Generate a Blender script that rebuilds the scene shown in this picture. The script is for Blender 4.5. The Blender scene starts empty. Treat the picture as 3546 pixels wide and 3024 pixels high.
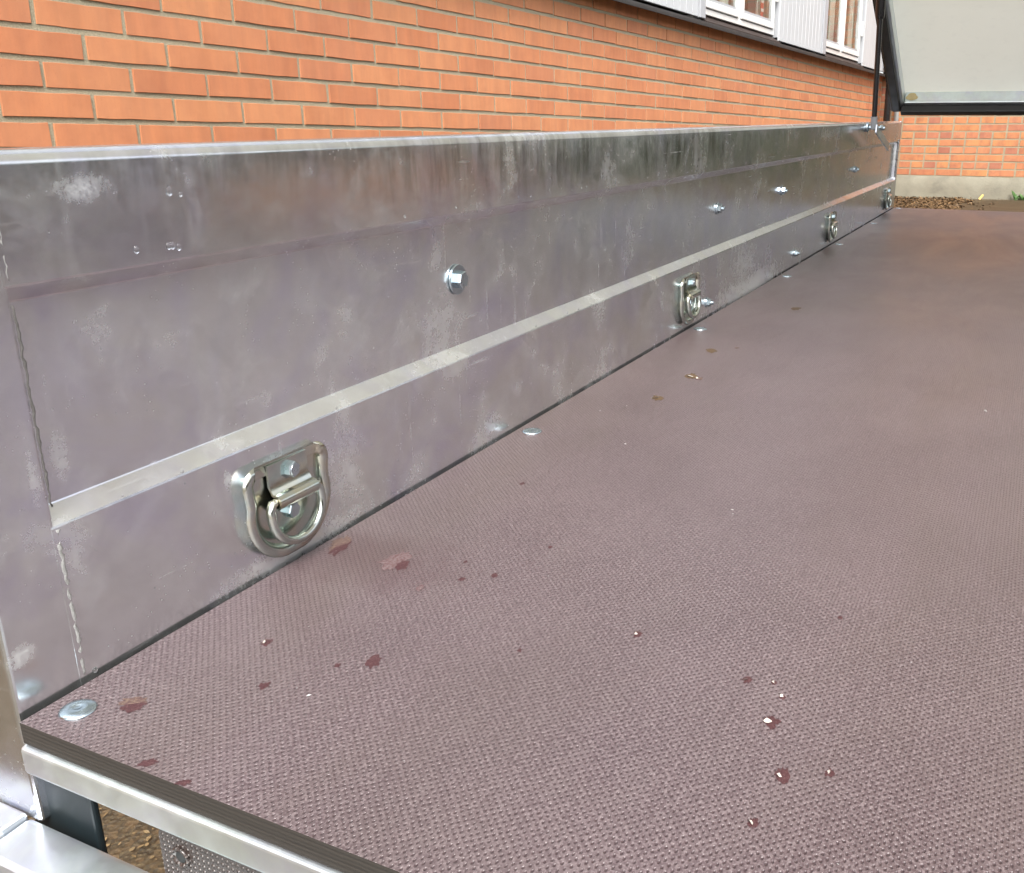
import bpy, bmesh, math, random
from mathutils import Matrix, Vector, noise
R_ = math.radians
SC = bpy.context.scene
COL = SC.collection

# ------------------------------------------------------------------ camera
# world: X runs along the near brick wall (away from the camera), wall face at Y = 0, Z up
CAM_LOC = Vector((-1.59419857, -2.47555222, -0.2445292))
CAM_ROT = Matrix(((0.49282802, 0.25543118, -0.83179051),
                  (-0.87009092, 0.13599377, -0.47375888),
                  (-0.00789446, 0.95721503, 0.28926989)))
FPX, CXPX, CYPX, WPX, HPX = 3270.0, 1985.0, 1512.0, 3546.0, 3024.0
cam_d = bpy.data.cameras.new('camera')
cam = bpy.data.objects.new('camera', cam_d)
COL.objects.link(cam)
cam.matrix_world = Matrix.Translation(CAM_LOC) @ CAM_ROT.to_4x4()
cam_d.sensor_fit = 'HORIZONTAL'
cam_d.sensor_width = 36.0
cam_d.lens = 36.0 * FPX / WPX
cam_d.shift_x = -(CXPX - WPX / 2) / WPX
cam_d.clip_start = 0.02
cam_d.clip_end = 2000
SC.camera = cam

# ------------------------------------------------------------------ sky, sun, exposure
SUN_EL, SUN_AZ = R_(52), R_(215)          # azimuth measured from +X towards +Y: behind the camera, to the right
world = bpy.data.worlds.new('World')
SC.world = world
world.use_nodes = True
wn = world.node_tree
wn.nodes.clear()
sky = wn.nodes.new('ShaderNodeTexSky')
sky.sky_type = 'NISHITA'
sky.sun_disc = False
sky.sun_elevation = SUN_EL
sky.sun_rotation = math.pi / 2 - SUN_AZ
sky.air_density = 1.0
sky.dust_density = 4.0
sky.ozone_density = 1.0
hs = wn.nodes.new('ShaderNodeHueSaturation')
hs.inputs['Saturation'].default_value = 0.22     # overcast: almost no blue
hs.inputs['Value'].default_value = 1.0
bg = wn.nodes.new('ShaderNodeBackground')
bg.inputs['Strength'].default_value = 0.15
wo = wn.nodes.new('ShaderNodeOutputWorld')
wn.links.new(sky.outputs[0], hs.inputs['Color'])
wn.links.new(hs.outputs[0], bg.inputs[0])
wn.links.new(bg.outputs[0], wo.inputs[0])
sun_d = bpy.data.lights.new('sun', 'SUN')
sun_d.energy = 1.2
sun_d.angle = R_(30)
sun_d.color = (1.0, 0.96, 0.9)
sun = bpy.data.objects.new('sun', sun_d)
COL.objects.link(sun)
sdir = Vector((math.cos(SUN_EL) * math.cos(SUN_AZ), math.cos(SUN_EL) * math.sin(SUN_AZ), math.sin(SUN_EL)))
sun.rotation_euler = sdir.to_track_quat('Z', 'Y').to_euler()
sun.location = sdir * 40
SC.view_settings.view_transform = 'Standard'
SC.view_settings.look = 'None'
SC.view_settings.exposure = 1.6
SC.view_settings.gamma = 1.0
SC.view_settings.use_curve_mapping = False
SC.render.engine = 'CYCLES'
SC.cycles.use_denoising = True
SC.cycles.denoising_prefilter = 'ACCURATE'
SC.cycles.max_bounces = 8
SC.cycles.glossy_bounces = 6

# ------------------------------------------------------------------ helpers
def tag(o, label=None, cat=None, group=None, kind=None):
    if label: o['label'] = label
    if cat: o['category'] = cat
    if group: o['group'] = group
    if kind: o['kind'] = kind
    return o

def link(name, data, parent=None):
    o = bpy.data.objects.new(name, data)
    COL.objects.link(o)
    if parent is not None:
        o.parent = parent
    return o

def empty(name, loc, parent=None):
    o = link(name, None, parent)
    o.empty_display_size = 0.1
    o.location = loc
    return o

def mesh(name, V, F, mat, smooth=False):
    me = bpy.data.meshes.new(name)
    me.from_pydata([tuple(v) for v in V], [], F)
    me.update()
    if mat: me.materials.append(mat)
    if smooth:
        for p in me.polygons: p.use_smooth = True
    return me

class MB:
    def __init__(s): s.V = []; s.F = []
    def add(s, V, F):
        b = len(s.V)
        s.V += [tuple(v) for v in V]
        s.F += [tuple(i + b for i in f) for f in F]
        return s
    def box(s, x0, x1, y0, y1, z0, z1):
        return s.add([(x0,y0,z0),(x1,y0,z0),(x1,y1,z0),(x0,y1,z0),(x0,y0,z1),(x1,y0,z1),(x1,y1,z1),(x0,y1,z1)],
                     [(3,2,1,0),(4,5,6,7),(0,1,5,4),(1,2,6,5),(2,3,7,6),(3,0,4,7)])
    def tube(s, pts, r, n=12, closed=False, cap=True):
        pts = [Vector(p) for p in pts]
        m = len(pts); V = []; F = []
        up = None
        for i, p in enumerate(pts):
            a = pts[i - 1] if (i > 0 or closed) else pts[i]
            b = pts[(i + 1) % m] if (i < m - 1 or closed) else pts[i]
            d = (b - a).normalized()
            if up is None:
                up = Vector((0, 0, 1)) if abs(d.z) < .9 else Vector((1, 0, 0))
            e1 = (up - d * up.dot(d)).normalized()
            e2 = d.cross(e1); up = e1
            rr = r[i] if isinstance(r, (list, tuple)) else r
            for k in range(n):
                t = 2 * math.pi * k / n
                V.append(p + e1 * (rr * math.cos(t)) + e2 * (rr * math.sin(t)))
        for i in range(m if closed else m - 1):
            j = (i + 1) % m
            for k in range(n):
                l = (k + 1) % n
                F.append((i*n+k, i*n+l, j*n+l, j*n+k))
        if cap and not closed:
            F.append(tuple(range(n))[::-1]); F.append(tuple((m-1)*n+k for k in range(n)))
        return s.add(V, F)
    def lathe(s, prof, n=24, M=None):
        """profile [(radius, height)] round local Z"""
        V = []; F = []
        for r, h in prof:
            for k in range(n):
                t = 2 * math.pi * k / n
                V.append(Vector((r * math.cos(t), r * math.sin(t), h)))
        for i in range(len(prof) - 1):
            for k in range(n):
                l = (k + 1) % n
                F.append((i*n+k, i*n+l, (i+1)*n+l, (i+1)*n+k))
        F.append(tuple(range(n))[::-1]); F.append(tuple((len(prof)-1)*n+k for k in range(n)))
        if M: V = [M @ v for v in V]
        return s.add(V, F)
    def sweep(s, prof, x0, x1, nx=1, closed=False):
        """(y,z) polyline swept along X"""
        m = len(prof); V = []; F = []
        for i in range(nx + 1):
            x = x0 + (x1 - x0) * i / nx
            V += [(x, y, z) for y, z in prof]
        for i in range(nx):
            for k in range(m if closed else m - 1):
                l = (k + 1) % m
                F.append((i*m+k, i*m+l, (i+1)*m+l, (i+1)*m+k))
        if closed:
            F.append(tuple(range(m))[::-1]); F.append(tuple(nx*m+k for k in range(m)))
        return s.add(V, F)
    def build(s, name, mat, parent=None, smooth=False, bevel=0, seg=2, auto=None):
        me = mesh(name, s.V, s.F, mat, smooth)
        bm = bmesh.new(); bm.from_mesh(me)
        bmesh.ops.recalc_face_normals(bm, faces=bm.faces)
        bm.to_mesh(me); bm.free()
        if auto is not None:
            for p in me.polygons: p.use_smooth = True
            me.set_sharp_from_angle(angle=R_(auto))
        o = link(name, me, parent)
        if bevel:
            b = o.modifiers.new('bevel', 'BEVEL'); b.width = bevel; b.segments = seg; b.limit_method = 'ANGLE'
            b.angle_limit = R_(40); b.harden_normals = False
        return o

def proj(P):
    q = CAM_ROT.transposed() @ (Vector(P) - CAM_LOC)
    if q.z > -0.05: return None
    return CXPX - FPX * q.x / q.z, CYPX + FPX * q.y / q.z

# ------------------------------------------------------------------ materials
class N:
    """small node-graph helper"""
    def __init__(s, name):
        s.m = bpy.data.materials.new(name); s.m.use_nodes = True
        s.t = s.m.node_tree; s.t.nodes.clear()
        s.out = s.t.nodes.new('ShaderNodeOutputMaterial')
        s.b = s.t.nodes.new('ShaderNodeBsdfPrincipled')
        s.t.links.new(s.b.outputs[0], s.out.inputs[0])
    def n(s, typ, **kw):
        o = s.t.nodes.new(typ)
        for k, v in kw.items(): setattr(o, k, v)
        return o
    def put(s, v, sock):
        if hasattr(v, 'is_output') or isinstance(v, bpy.types.NodeSocket): s.t.links.new(v, sock)
        elif isinstance(v, (tuple, list)) and len(v) == 3 and sock.type == 'RGBA': sock.default_value = (*v, 1)
        else: sock.default_value = v
    def coord(s, scale=(1,1,1), rot=(0,0,0), loc=(0,0,0), src='Object'):
        c = s.n('ShaderNodeTexCoord'); m = s.n('ShaderNodeMapping')
        m.inputs['Scale'].default_value = scale; m.inputs['Rotation'].default_value = rot; m.inputs['Location'].default_value = loc
        s.t.links.new(c.outputs[src], m.inputs[0])
        return m.outputs[0]
    def noise(s, vec, scale, detail=4, rough=.55, dist=0.0):
        o = s.n('ShaderNodeTexNoise'); s.put(vec, o.inputs['Vector'])
        o.inputs['Scale'].default_value = scale; o.inputs['Detail'].default_value = detail
        o.inputs['Roughness'].default_value = rough; o.inputs['Distortion'].default_value = dist
        return o.outputs['Fac']
    def ramp(s, fac, stops, interp='LINEAR'):
        o = s.n('ShaderNodeValToRGB'); o.color_ramp.interpolation = interp
        e = o.color_ramp.elements
        while len(e) < len(stops): e.new(0.5)
        for el, (p, c) in zip(e, stops):
            el.position = p; el.color = (*c, 1) if isinstance(c, (tuple, list)) else (c, c, c, 1)
        s.put(fac, o.inputs[0]); return o.outputs[0]
    def mix(s, fac, a, b, mode='MIX'):
        o = s.n('ShaderNodeMix', data_type='RGBA', blend_type=mode)
        s.put(fac, o.inputs[0]); s.put(a, o.inputs[6]); s.put(b, o.inputs[7]); return o.outputs[2]
    def math(s, op, a, b=0.0, c=0.0, clamp=False):
        o = s.n('ShaderNodeMath', operation=op, use_clamp=clamp)
        s.put(a, o.inputs[0]); s.put(b, o.inputs[1]); s.put(c, o.inputs[2]); return o.outputs[0]
    def bump(s, h, strength=.5, dist=.001, normal=None):
        o = s.n('ShaderNodeBump'); o.inputs['Strength'].default_value = strength; o.inputs['Distance'].default_value = dist
        s.put(h, o.inputs['Height'])
        if normal is not None: s.put(normal, o.inputs['Normal'])
        return o.outputs[0]
    def set(s, **kw):
        names = dict(color='Base Color', rough='Roughness', metal='Metallic', normal='Normal', spec='Specular IOR Level',
                     coat='Coat Weight', trans='Transmission Weight', ior='IOR', coatr='Coat Roughness', sheen='Sheen Weight', aniso='Anisotropic')
        for k, v in kw.items(): s.put(v, s.b.inputs[names[k]])
        return s.m

def plain(name, color, rough=.5, metal=0.0, var=.15, scale=30, bump=0.0, spec=.5):
    k = N(name); v = k.coord()
    f = k.noise(v, scale, 5)
    a = tuple(c * (1 - var) for c in color); b = tuple(min(1, c * (1 + var)) for c in color)
    k.set(color=k.mix(f, a, b), rough=k.ramp(k.noise(v, scale * .6, 3), [(.3, max(.02, rough - .08)), (.7, min(1, rough + .08))]), metal=metal, spec=spec)
    if bump: k.set(normal=k.bump(k.noise(v, scale * 4, 4), bump, .002))
    return k.m

def galvanised(name, base=.74, r0=.14, r1=.28, drips=True, tint=(.97, 1.0, 1.02), white=1.0, metal=.96, spots=(), grime=()):
    k = N(name); v = k.coord()
    big = k.noise(v, 6, 5, .6, .3)
    mid = k.noise(v, 45, 6, .65, .4)
    fine = k.noise(v, 600, 3, .6)
    spang = k.n('ShaderNodeTexVoronoi'); k.put(v, spang.inputs['Vector']); spang.inputs['Scale'].default_value = 130
    # soft zinc bloom, broken up by a finer grain
    sm = k.math('MULTIPLY', k.ramp(k.noise(k.coord(loc=(3.1, .7, 1.9)), 12, 7, .66, .6), [(.50, 0.0), (.88, 1.0)]),
                k.ramp(k.noise(v, 130, 5, .75), [(.30, .2), (.75, 1.0)]))
    if drips:
        dv = k.coord(scale=(85, 85, 4))
        dr = k.math('MULTIPLY', k.ramp(k.noise(dv, 1, 5, .65), [(.56, 0.0), (.88, 1.0)]), k.ramp(k.noise(v, 3.2, 3), [(.45, 0.0), (.65, .9)]))
        sm = k.math('MAXIMUM', sm, k.math('MULTIPLY', dr, k.ramp(fine, [(.3, .4), (.7, 1.0)])))
    sp = k.n('ShaderNodeTexVoronoi'); k.put(v, sp.inputs['Vector']); sp.inputs['Scale'].default_value = 210
    spk = k.math('MULTIPLY', k.ramp(sp.outputs['Distance'], [(.07, 1.0), (.15, 0.0)]), k.ramp(k.noise(v, 14, 4), [(.52, 0.0), (.68, 1.0)]))
    sm = k.math('MULTIPLY', sm, .75 * white)
    sm = k.math('MAXIMUM', sm, k.math('MULTIPLY', spk, .7 * white))
    for i, (an, sc, se) in enumerate(((38, 170, 0), (-24, 150, 5), (72, 190, 9))):
        scv = k.coord(scale=(7, 7, sc), rot=(0, R_(an), 0), loc=(se, 0, se))
        scr = k.math('MULTIPLY', k.ramp(k.noise(scv, 1, 2, .5), [(.66, 0.0), (.80, .8)]), k.ramp(k.noise(k.coord(loc=(se, 2, 1)), 6, 2), [(.46, 0.0), (.60, 1.0)]))
        sm = k.math('MAXIMUM', sm, k.math('MULTIPLY', scr, .38 * white))
    for sx, sz, rx, rz, st in spots:              # white-rust bloom left by standing water
        dn = k.n('ShaderNodeVectorMath', operation='DISTANCE'); k.put(k.coord(scale=(1 / rx, 0, 1 / rz)), dn.inputs[0]); dn.inputs[1].default_value = (sx / rx, 0, sz / rz)
        ms_ = k.math('ADD', dn.outputs['Value'], k.math('MULTIPLY', k.math('SUBTRACT', k.noise(k.coord(loc=(sx, 1, sz)), 60, 6, .75), .5), 1.6))
        sm = k.math('MAXIMUM', sm, k.math('MULTIPLY', k.ramp(ms_, [(.15, 1.0), (.95, 0.0)]), k.math('MULTIPLY', k.ramp(k.noise(v, 240, 4, .7), [(.35, .2), (.65, 1.0)]), st)))
    g0 = tuple(base * .80 * t for t in tint); g1 = tuple(min(1, base * 1.16 * t) for t in tint)
    col = k.mix(k.ramp(k.math('ADD', k.math('MULTIPLY', mid, .55), k.math('MULTIPLY', big, .45)), [(.2, 0.0), (.8, 1.0)]), g0, g1)
    pur = k.ramp(k.noise(k.coord(loc=(9, 4, 2)), 9, 5, .6, 1.0), [(.46, 0.0), (.72, .6)])
    col = k.mix(pur, col, (base * .74, base * .72, base * .98))
    olv = k.ramp(k.noise(k.coord(loc=(1, 8, 5)), 7, 5, .6, 1.0), [(.48, 0.0), (.72, .3)])
    col = k.mix(olv, col, (base * .84, base * .82, base * .70))
    for sx, sz, rx, rz, st in grime:              # dark run-off streaks under the top fold
        dn = k.n('ShaderNodeVectorMath', operation='DISTANCE'); k.put(k.coord(scale=(1 / rx, 0, 1 / rz)), dn.inputs[0]); dn.inputs[1].default_value = (sx / rx, 0, sz / rz)
        stv = k.noise(k.coord(scale=(55, 1, 7), loc=(sx, 0, 0)), 1, 5, .7)
        gm = k.math('MULTIPLY', k.ramp(dn.outputs['Value'], [(.2, 1.0), (1.0, 0.0)]), k.ramp(stv, [(.42, 0.0), (.62, st)]))
        col = k.mix(gm, col, (.16, .15, .13))
    col = k.mix(sm, col, (.66, .68, .66))
    ro = k.ramp(k.math('ADD', k.math('MULTIPLY', big, .6), k.math('MULTIPLY', mid, .4)), [(.32, r0), (.68, r1)])
    rsum = k.math('ADD', ro, k.math('MULTIPLY', sm, .4), clamp=True)
    me = k.math('SUBTRACT', metal, k.math('MULTIPLY', sm, .4), clamp=True)
    h = k.math('ADD', k.math('MULTIPLY', k.noise(v, 10, 2), 1.4), k.math('ADD', k.math('MULTIPLY', mid, .06), k.math('MULTIPLY', spang.outputs['Distance'], .03)))
    k.set(color=col, rough=rsum, metal=me, normal=k.bump(h, .22, .003), coat=k.math('SUBTRACT', .35, k.math('MULTIPLY', sm, .4), clamp=True), coatr=.14)
    return k.m

M = {}
M['galv'] = galvanised('galvanised_steel')
M['galv_side'] = galvanised('galvanised_side_sheet', spots=((1.78, .012, .36, .045, .85), (1.75, .07, .16, .06, .5), (.115, .335, .03, .012, .6), (.28, .008, .14, .016, .6), (.205, .10, .006, .010, .7), (.075, .16, .010, .03, .5), (.95, .115, .05, .05, .35), (2.6, .33, .25, .03, .35)),
                            grime=((.75, .335, .5, .06, .75), (1.35, .33, .5, .06, .9), (.25, .345, .25, .02, .5)))
M['galv_post'] = galvanised('galvanised_corner_sheet', spots=((.035, .31, .010, .05, .8), (.02, .335, .02, .02, .7), (.014, .042, .014, .010, .9), (.045, .16, .006, .04, .4)))
M['galv_light'] = galvanised('galvanised_steel_bright', base=.74, r0=.30, r1=.48, drips=False, tint=(.90, 1.0, 1.0), white=.9, metal=.86)
M['zinc'] = plain('zinc_plated_steel', (.46, .54, .59), .24, 1.0, .18, 90)
k = N('yellow_zinc_plating'); v = k.coord()
k.set(color=k.ramp(k.noise(v, 28, 3, .5, 1.2), [(.25, (.36, .48, .46)), (.48, (.50, .53, .50)), (.66, (.56, .53, .42)), (.8, (.50, .50, .53))]),
      rough=k.ramp(k.noise(v, 50, 4), [(.3, .12), (.7, .24)]), metal=1.0)
M['chromate'] = k.m
M['weld'] = plain('weld_bead', (.36, .36, .35), .5, .6, .4, 300, .8)
M['weld_dark'] = plain('dirty_seam', (.10, .095, .09), .7, .2, .4, 300, .8)
M['black_rubber'] = plain('black_rubber', (.014, .015, .015), .38, 0, .3, 40)
M['black_metal'] = plain('black_painted_metal', (.012, .012, .013), .22, 0, .2, 40)
M['dark_plastic'] = plain('dark_plastic', (.010, .016, .019), .42, 0, .35, 25)
M['tyre'] = plain('tyre_rubber', (.02, .02, .02), .7, 0, .2, 40)

# anti-slip film on birch plywood: a diagonal woven relief, pits showing the red-brown resin
k = N('antislip_film'); P_ = 0.0041
wv = k.coord(scale=(1 / P_, 1 / P_, 1), rot=(0, 0, R_(45)))
c0 = k.coord()
jn = k.n('ShaderNodeTexNoise'); k.put(c0, jn.inputs['Vector']); jn.inputs['Scale'].default_value = 260; jn.inputs['Detail'].default_value = 2
ja = k.n('ShaderNodeVectorMath', operation='MULTIPLY_ADD'); k.put(jn.outputs['Color'], ja.inputs[0]); ja.inputs[1].default_value = (.34, .34, 0); k.put(wv, ja.inputs[2])
fr = k.n('ShaderNodeVectorMath', operation='FRACTION'); k.put(ja.outputs[0], fr.inputs[0])
sb = k.n('ShaderNodeVectorMath', operation='SUBTRACT'); k.put(fr.outputs[0], sb.inputs[0]); sb.inputs[1].default_value = (.5, .5, 0)
ml = k.n('ShaderNodeVectorMath', operation='MULTIPLY'); k.put(sb.outputs[0], ml.inputs[0]); ml.inputs[1].default_value = (1, 1.0, 0)
sx = k.n('ShaderNodeSeparateXYZ'); k.put(ml.outputs[0], sx.inputs[0])
# squash along one diagonal so that the pits are oval
d1 = k.math('ADD', sx.outputs[0], sx.outputs[1]); d2 = k.math('SUBTRACT', sx.outputs[0], sx.outputs[1])
dist = k.math('SQRT', k.math('ADD', k.math('MULTIPLY', k.math('MULTIPLY', d1, d1), .34), k.math('MULTIPLY', k.math('MULTIPLY', d2, d2), 1.1)))
pit = k.ramp(dist, [(.12, 1.0), (.34, 0.0)])
worn = k.noise(c0, 5.5, 6, .6, .4)
grit = k.noise(c0, 420, 3, .7)
g2 = k.noise(k.coord(loc=(1.7, .3, 0)), 150, 4, .7)
g3 = k.noise(k.coord(loc=(.7, 2.3, 0), scale=(.5, 1, 1)), 48, 4, .65)
film = k.mix(k.ramp(worn, [(.3, 0.0), (.7, 1.0)]), (.054, .031, .035), (.088, .059, .062))
film = k.mix(k.ramp(grit, [(.44, 0.0), (.68, .85)]), film, (.205, .162, .164))
film = k.mix(k.ramp(g2, [(.46, 0.0), (.66, .45)]), film, (.040, .021, .024))
film = k.mix(k.ramp(g3, [(.52, 0.0), (.72, .45)]), film, (.112, .084, .084))
dirt = k.ramp(k.noise(k.coord(loc=(2, 5, 0), scale=(.35, 1, 1)), 3.2, 6, .62, .8), [(.46, 0.0), (.72, .6)])
st0 = k.n('ShaderNodeVectorMath', operation='DISTANCE'); k.put(k.coord(scale=(1.25, .8, 0)), st0.inputs[0]); st0.inputs[1].default_value = (.375, -.05, 0)
stn = k.math('ADD', st0.outputs['Value'], k.math('MULTIPLY', k.math('SUBTRACT', k.noise(c0, 24, 5, .7), .5), .12))
film = k.mix(k.ramp(stn, [(.02, .75), (.085, 0.0)]), film, (.055, .024, .026))
film = k.mix(dirt, film, (.080, .058, .050))
pcol = k.mix(worn, (.026, .009, .011), (.046, .019, .020))
colr = k.mix(k.math('MULTIPLY', pit, .9), film, pcol)
hgt = k.math('ADD', k.math('SUBTRACT', 1.0, pit), k.math('ADD', k.math('MULTIPLY', grit, .5), k.math('MULTIPLY', g2, .25)))
k.set(color=colr, rough=k.math('ADD', k.ramp(k.noise(k.coord(loc=(7, 1, 0), scale=(.4, 1, 1)), 4.5, 6, .65, .5), [(.3, .27), (.7, .46)]), k.math('MULTIPLY', pit, .1)),
      spec=.9, normal=k.bump(hgt, .8, .0009), coat=.15, coatr=.35)
M['film'] = k.m
k = N('plywood_edge'); v = k.coord(scale=(2, 3, 420))
wz = k.n('ShaderNodeTexWave', wave_type='BANDS', bands_direction='Z'); k.put(k.coord(), wz.inputs['Vector']); wz.inputs['Scale'].default_value = 105; wz.inputs['Distortion'].default_value = 1.6; wz.inputs['Detail'].default_value = 2
lay = k.math('ADD', k.math('MULTIPLY', k.noise(v, 1, 4, .7), .78), k.math('MULTIPLY', wz.outputs['Fac'], .22))
k.set(color=k.mix(k.noise(k.coord(), 60, 4), k.ramp(lay, [(.25, (0.0072, 0.0060, 0.0048)), (.7, (0.0450, 0.0378, 0.0300))]), (0.0240, 0.0204, 0.0162)), rough=.75, normal=k.bump(lay, .5, .001))
M['ply_edge'] = k.m
def mottled(name, a, b, lo, hi, sc):
    k = N(name); v = k.coord(); f = k.ramp(k.noise(v, sc, 4, .7), [(lo, 0.0), (hi, 1.0)])
    k.set(color=k.mix(f, a, b), rough=.5, normal=k.bump(k.noise(v, sc, 4, .7), .6, .001)); return k.m
M['resin'] = mottled('bare_red_resin', (.045, .012, .014), (.085, .040, .040), .48, .68, 600)
M['resin_soft'] = mottled('worn_resin', (.070, .028, .028), (.125, .088, .088), .40, .56, 420)
M['bare_wood'] = mottled('bare_wood_scrape', (.125, .082, .060), (.070, .036, .034), .42, .58, 420)
M['flake'] = plain('pale_film_flake', (.40, .36, .32), .8, 0, .15, 300)
M['speck'] = plain('pale_speck', (.42, .41, .40), .4, 0, .1, 300)
k = N('water'); k.set(color=(.95, .97, .97), rough=.03, trans=1.0, ior=1.33); M['water'] = k.m

# bricks and mortar
def brick_mat(name, rnd, stops, dark=(.30, .105, .06), island=False, patch=.35):
    k = N(name); v = k.coord()
    if island:
        g = k.n('ShaderNodeNewGeometry'); r = g.outputs['Random Per Island']
    else:
        oi = k.n('ShaderNodeObjectInfo'); r = oi.outputs['Random']
        ad = k.n('ShaderNodeVectorMath', operation='MULTIPLY_ADD')
        cb = k.n('ShaderNodeCombineXYZ'); k.put(r, cb.inputs[0]); k.put(r, cb.inputs[2])
        k.put(cb.outputs[0], ad.inputs[0]); ad.inputs[1].default_value = (37, 0, 91); k.put(v, ad.inputs[2]); v = ad.outputs[0]
    base = k.ramp(r, stops)
    st = k.n('ShaderNodeMapping'); st.inputs['Scale'].default_value = (22, 22, 3.0); k.put(v, st.inputs[0])
    streak = k.noise(st.outputs[0], 1, 4, .6)
    col = k.mix(k.ramp(streak, [(.38, 0.0), (.68, .85)]), base, k.mix(1.0, base, (1.20, 1.16, 1.08), 'MULTIPLY'))
    blot = k.ramp(k.noise(v, 12, 5, .6), [(.45, 0.0), (.8, patch)])
    col = k.mix(blot, col, dark)
    st2 = k.n('ShaderNodeMapping'); st2.inputs['Scale'].default_value = (9, 9, 1.4); st2.inputs['Location'].default_value = (4, 0, 2); k.put(v, st2.inputs[0])
    col = k.mix(k.ramp(k.noise(st2.outputs[0], 1, 3), [(.48, 0.0), (.70, .45)]), col, k.mix(1.0, col, (.80, .72, .68), 'MULTIPLY'))
    pin = k.n('ShaderNodeTexVoronoi'); k.put(v, pin.inputs['Vector']); pin.inputs['Scale'].default_value = 75
    pits = k.ramp(pin.outputs['Distance'], [(.05, 1.0), (.10, 0.0)])
    col = k.mix(k.math('MULTIPLY', pits, .45), col, dark)
    fine = k.noise(v, 260, 4, .6)
    h = k.math('SUBTRACT', k.math('ADD', k.math('MULTIPLY', fine, .35), k.noise(v, 40, 3)), k.math('MULTIPLY', pits, .8))
    k.set(color=col, rough=k.ramp(fine, [(.3, .62), (.7, .82)]), spec=.35, normal=k.bump(h, .5, .0022))
    return k.m
NEAR_ST = [(0, (0.400, 0.156, 0.076)), (.2, (0.424, 0.170, 0.082)), (.45, (0.440, 0.186, 0.090)), (.7, (0.456, 0.200, 0.096)), (.85, (0.432, 0.178, 0.088)), (1, (0.400, 0.160, 0.083))]
FAR_ST = [(0, (.36, .140, .072)), (.22, (.41, .175, .078)), (.45, (.43, .200, .082)), (.6, (.40, .178, .092)), (.78, (.41, .165, .078)), (.9, (.34, .140, .085)), (1, (.29, .110, .068))]
M['brick'] = brick_mat('orange_brick', None, NEAR_ST)
M['brick_i'] = brick_mat('orange_brick_field', None, NEAR_ST, island=True)
M['brick_far'] = brick_mat('mottled_brick', None, FAR_ST, dark=(.24, .09, .065), patch=.8)
M['brick_far_i'] = brick_mat('mottled_brick_field', None, FAR_ST, dark=(.24, .09, .065), island=True, patch=.8)
def mortar(name, a, b):
    k = N(name); v = k.coord()
    n1 = k.noise(v, 9, 5); n2 = k.noise(v, 240, 5, .7)
    col = k.mix(n1, a, b)
    col = k.mix(k.ramp(n2, [(.42, .55), (.6, 0.0)]), col, tuple(c * .5 for c in a))
    k.set(color=col, rough=.9, spec=.2, normal=k.bump(n2, .9, .004)); return k.m
M['mortar'] = mortar('grey_mortar', (0.3450, 0.3047, 0.2127), (0.4255, 0.3852, 0.2760))
M['mortar_far'] = mortar('pale_mortar', (0.320, 0.280, 0.192), (0.384, 0.344, 0.240))
k = N('cement_render'); v = k.coord()
cn = k.noise(v, 3.2, 7, .62, .5)
cc = k.ramp(cn, [(.32, (0.144, 0.134, 0.104)), (.5, (0.224, 0.210, 0.160)), (.7, (0.272, 0.260, 0.200))])
stz = k.noise(k.coord(scale=(6, 6, 1.4)), 1, 4)
cc = k.mix(k.ramp(stz, [(.5, 0.0), (.75, .6)]), cc, (.24, .22, .165))
k.set(color=cc, rough=.85, normal=k.bump(k.noise(v, 60, 6, .7), .5, .006)); M['plinth'] = k.m
# cladding and windows
k = N('grey_cladding'); v = k.coord()
gr = k.noise(k.coord(scale=(60, 60, 2.0)), 1, 4)
k.set(color=k.mix(gr, (0.376, 0.392, 0.408), (0.448, 0.456, 0.464)), rough=.55, normal=k.bump(gr, .15, .001)); M['clad'] = k.m
M['clad_trim'] = plain('grey_trim', (0.320, 0.328, 0.344), .5, 0, .08, 30)
M['white'] = plain('white_window_paint', (0.640, 0.640, 0.624), .35, 0, .04, 30)
M['flash'] = plain('dark_brown_flashing', (.026, .024, .023), .6, 0, .25, 14, 0, .2)
M['sill'] = plain('dark_brown_sill', (.036, .026, .023), .65, 0, .25, 14, 0, .15)
k = N('window_glass'); k.set(color=(.9, .93, .92), rough=.02, trans=1.0, ior=1.45, spec=.9); M['glass'] = k.m
M['room'] = plain('dim_room', (.10, .09, .08), .9)
M['curtain'] = plain('pale_curtain', (.62, .66, .60), .9, 0, .1, 20)
M['red'] = plain('red_card', (.60, .03, .03), .5, 0, .1)
M['pale_pipe'] = plain('pale_grey_pipe', (.50, .55, .55), .4, .3, .1, 20)
M['mauve_pipe'] = plain('pale_conduit', (.48, .40, .39), .5, 0, .1, 20)
# lid
k = N('translucent_lid_sheet'); v = k.coord()
lc = k.ramp(k.noise(v, 2.2, 5, .55, .3), [(.3, (0.7254, 0.7347, 0.6510)), (.7, (0.7812, 0.7905, 0.7068))])
lc = k.mix(k.ramp(k.noise(v, 30, 5), [(.55, 0.0), (.8, .25)]), lc, (.60, .61, .55))
tr = k.n('ShaderNodeBsdfTranslucent'); k.put(lc, tr.inputs[0])
ms = k.n('ShaderNodeMixShader'); ms.inputs[0].default_value = .25
k.set(color=lc, rough=.4, normal=k.bump(k.noise(v, 3, 2), .2, .02))
k.t.links.new(k.b.outputs[0], ms.inputs[1]); k.t.links.new(tr.outputs[0], ms.inputs[2]); k.t.links.new(ms.outputs[0], k.out.inputs[0]); M['lid'] = k.m
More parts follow.
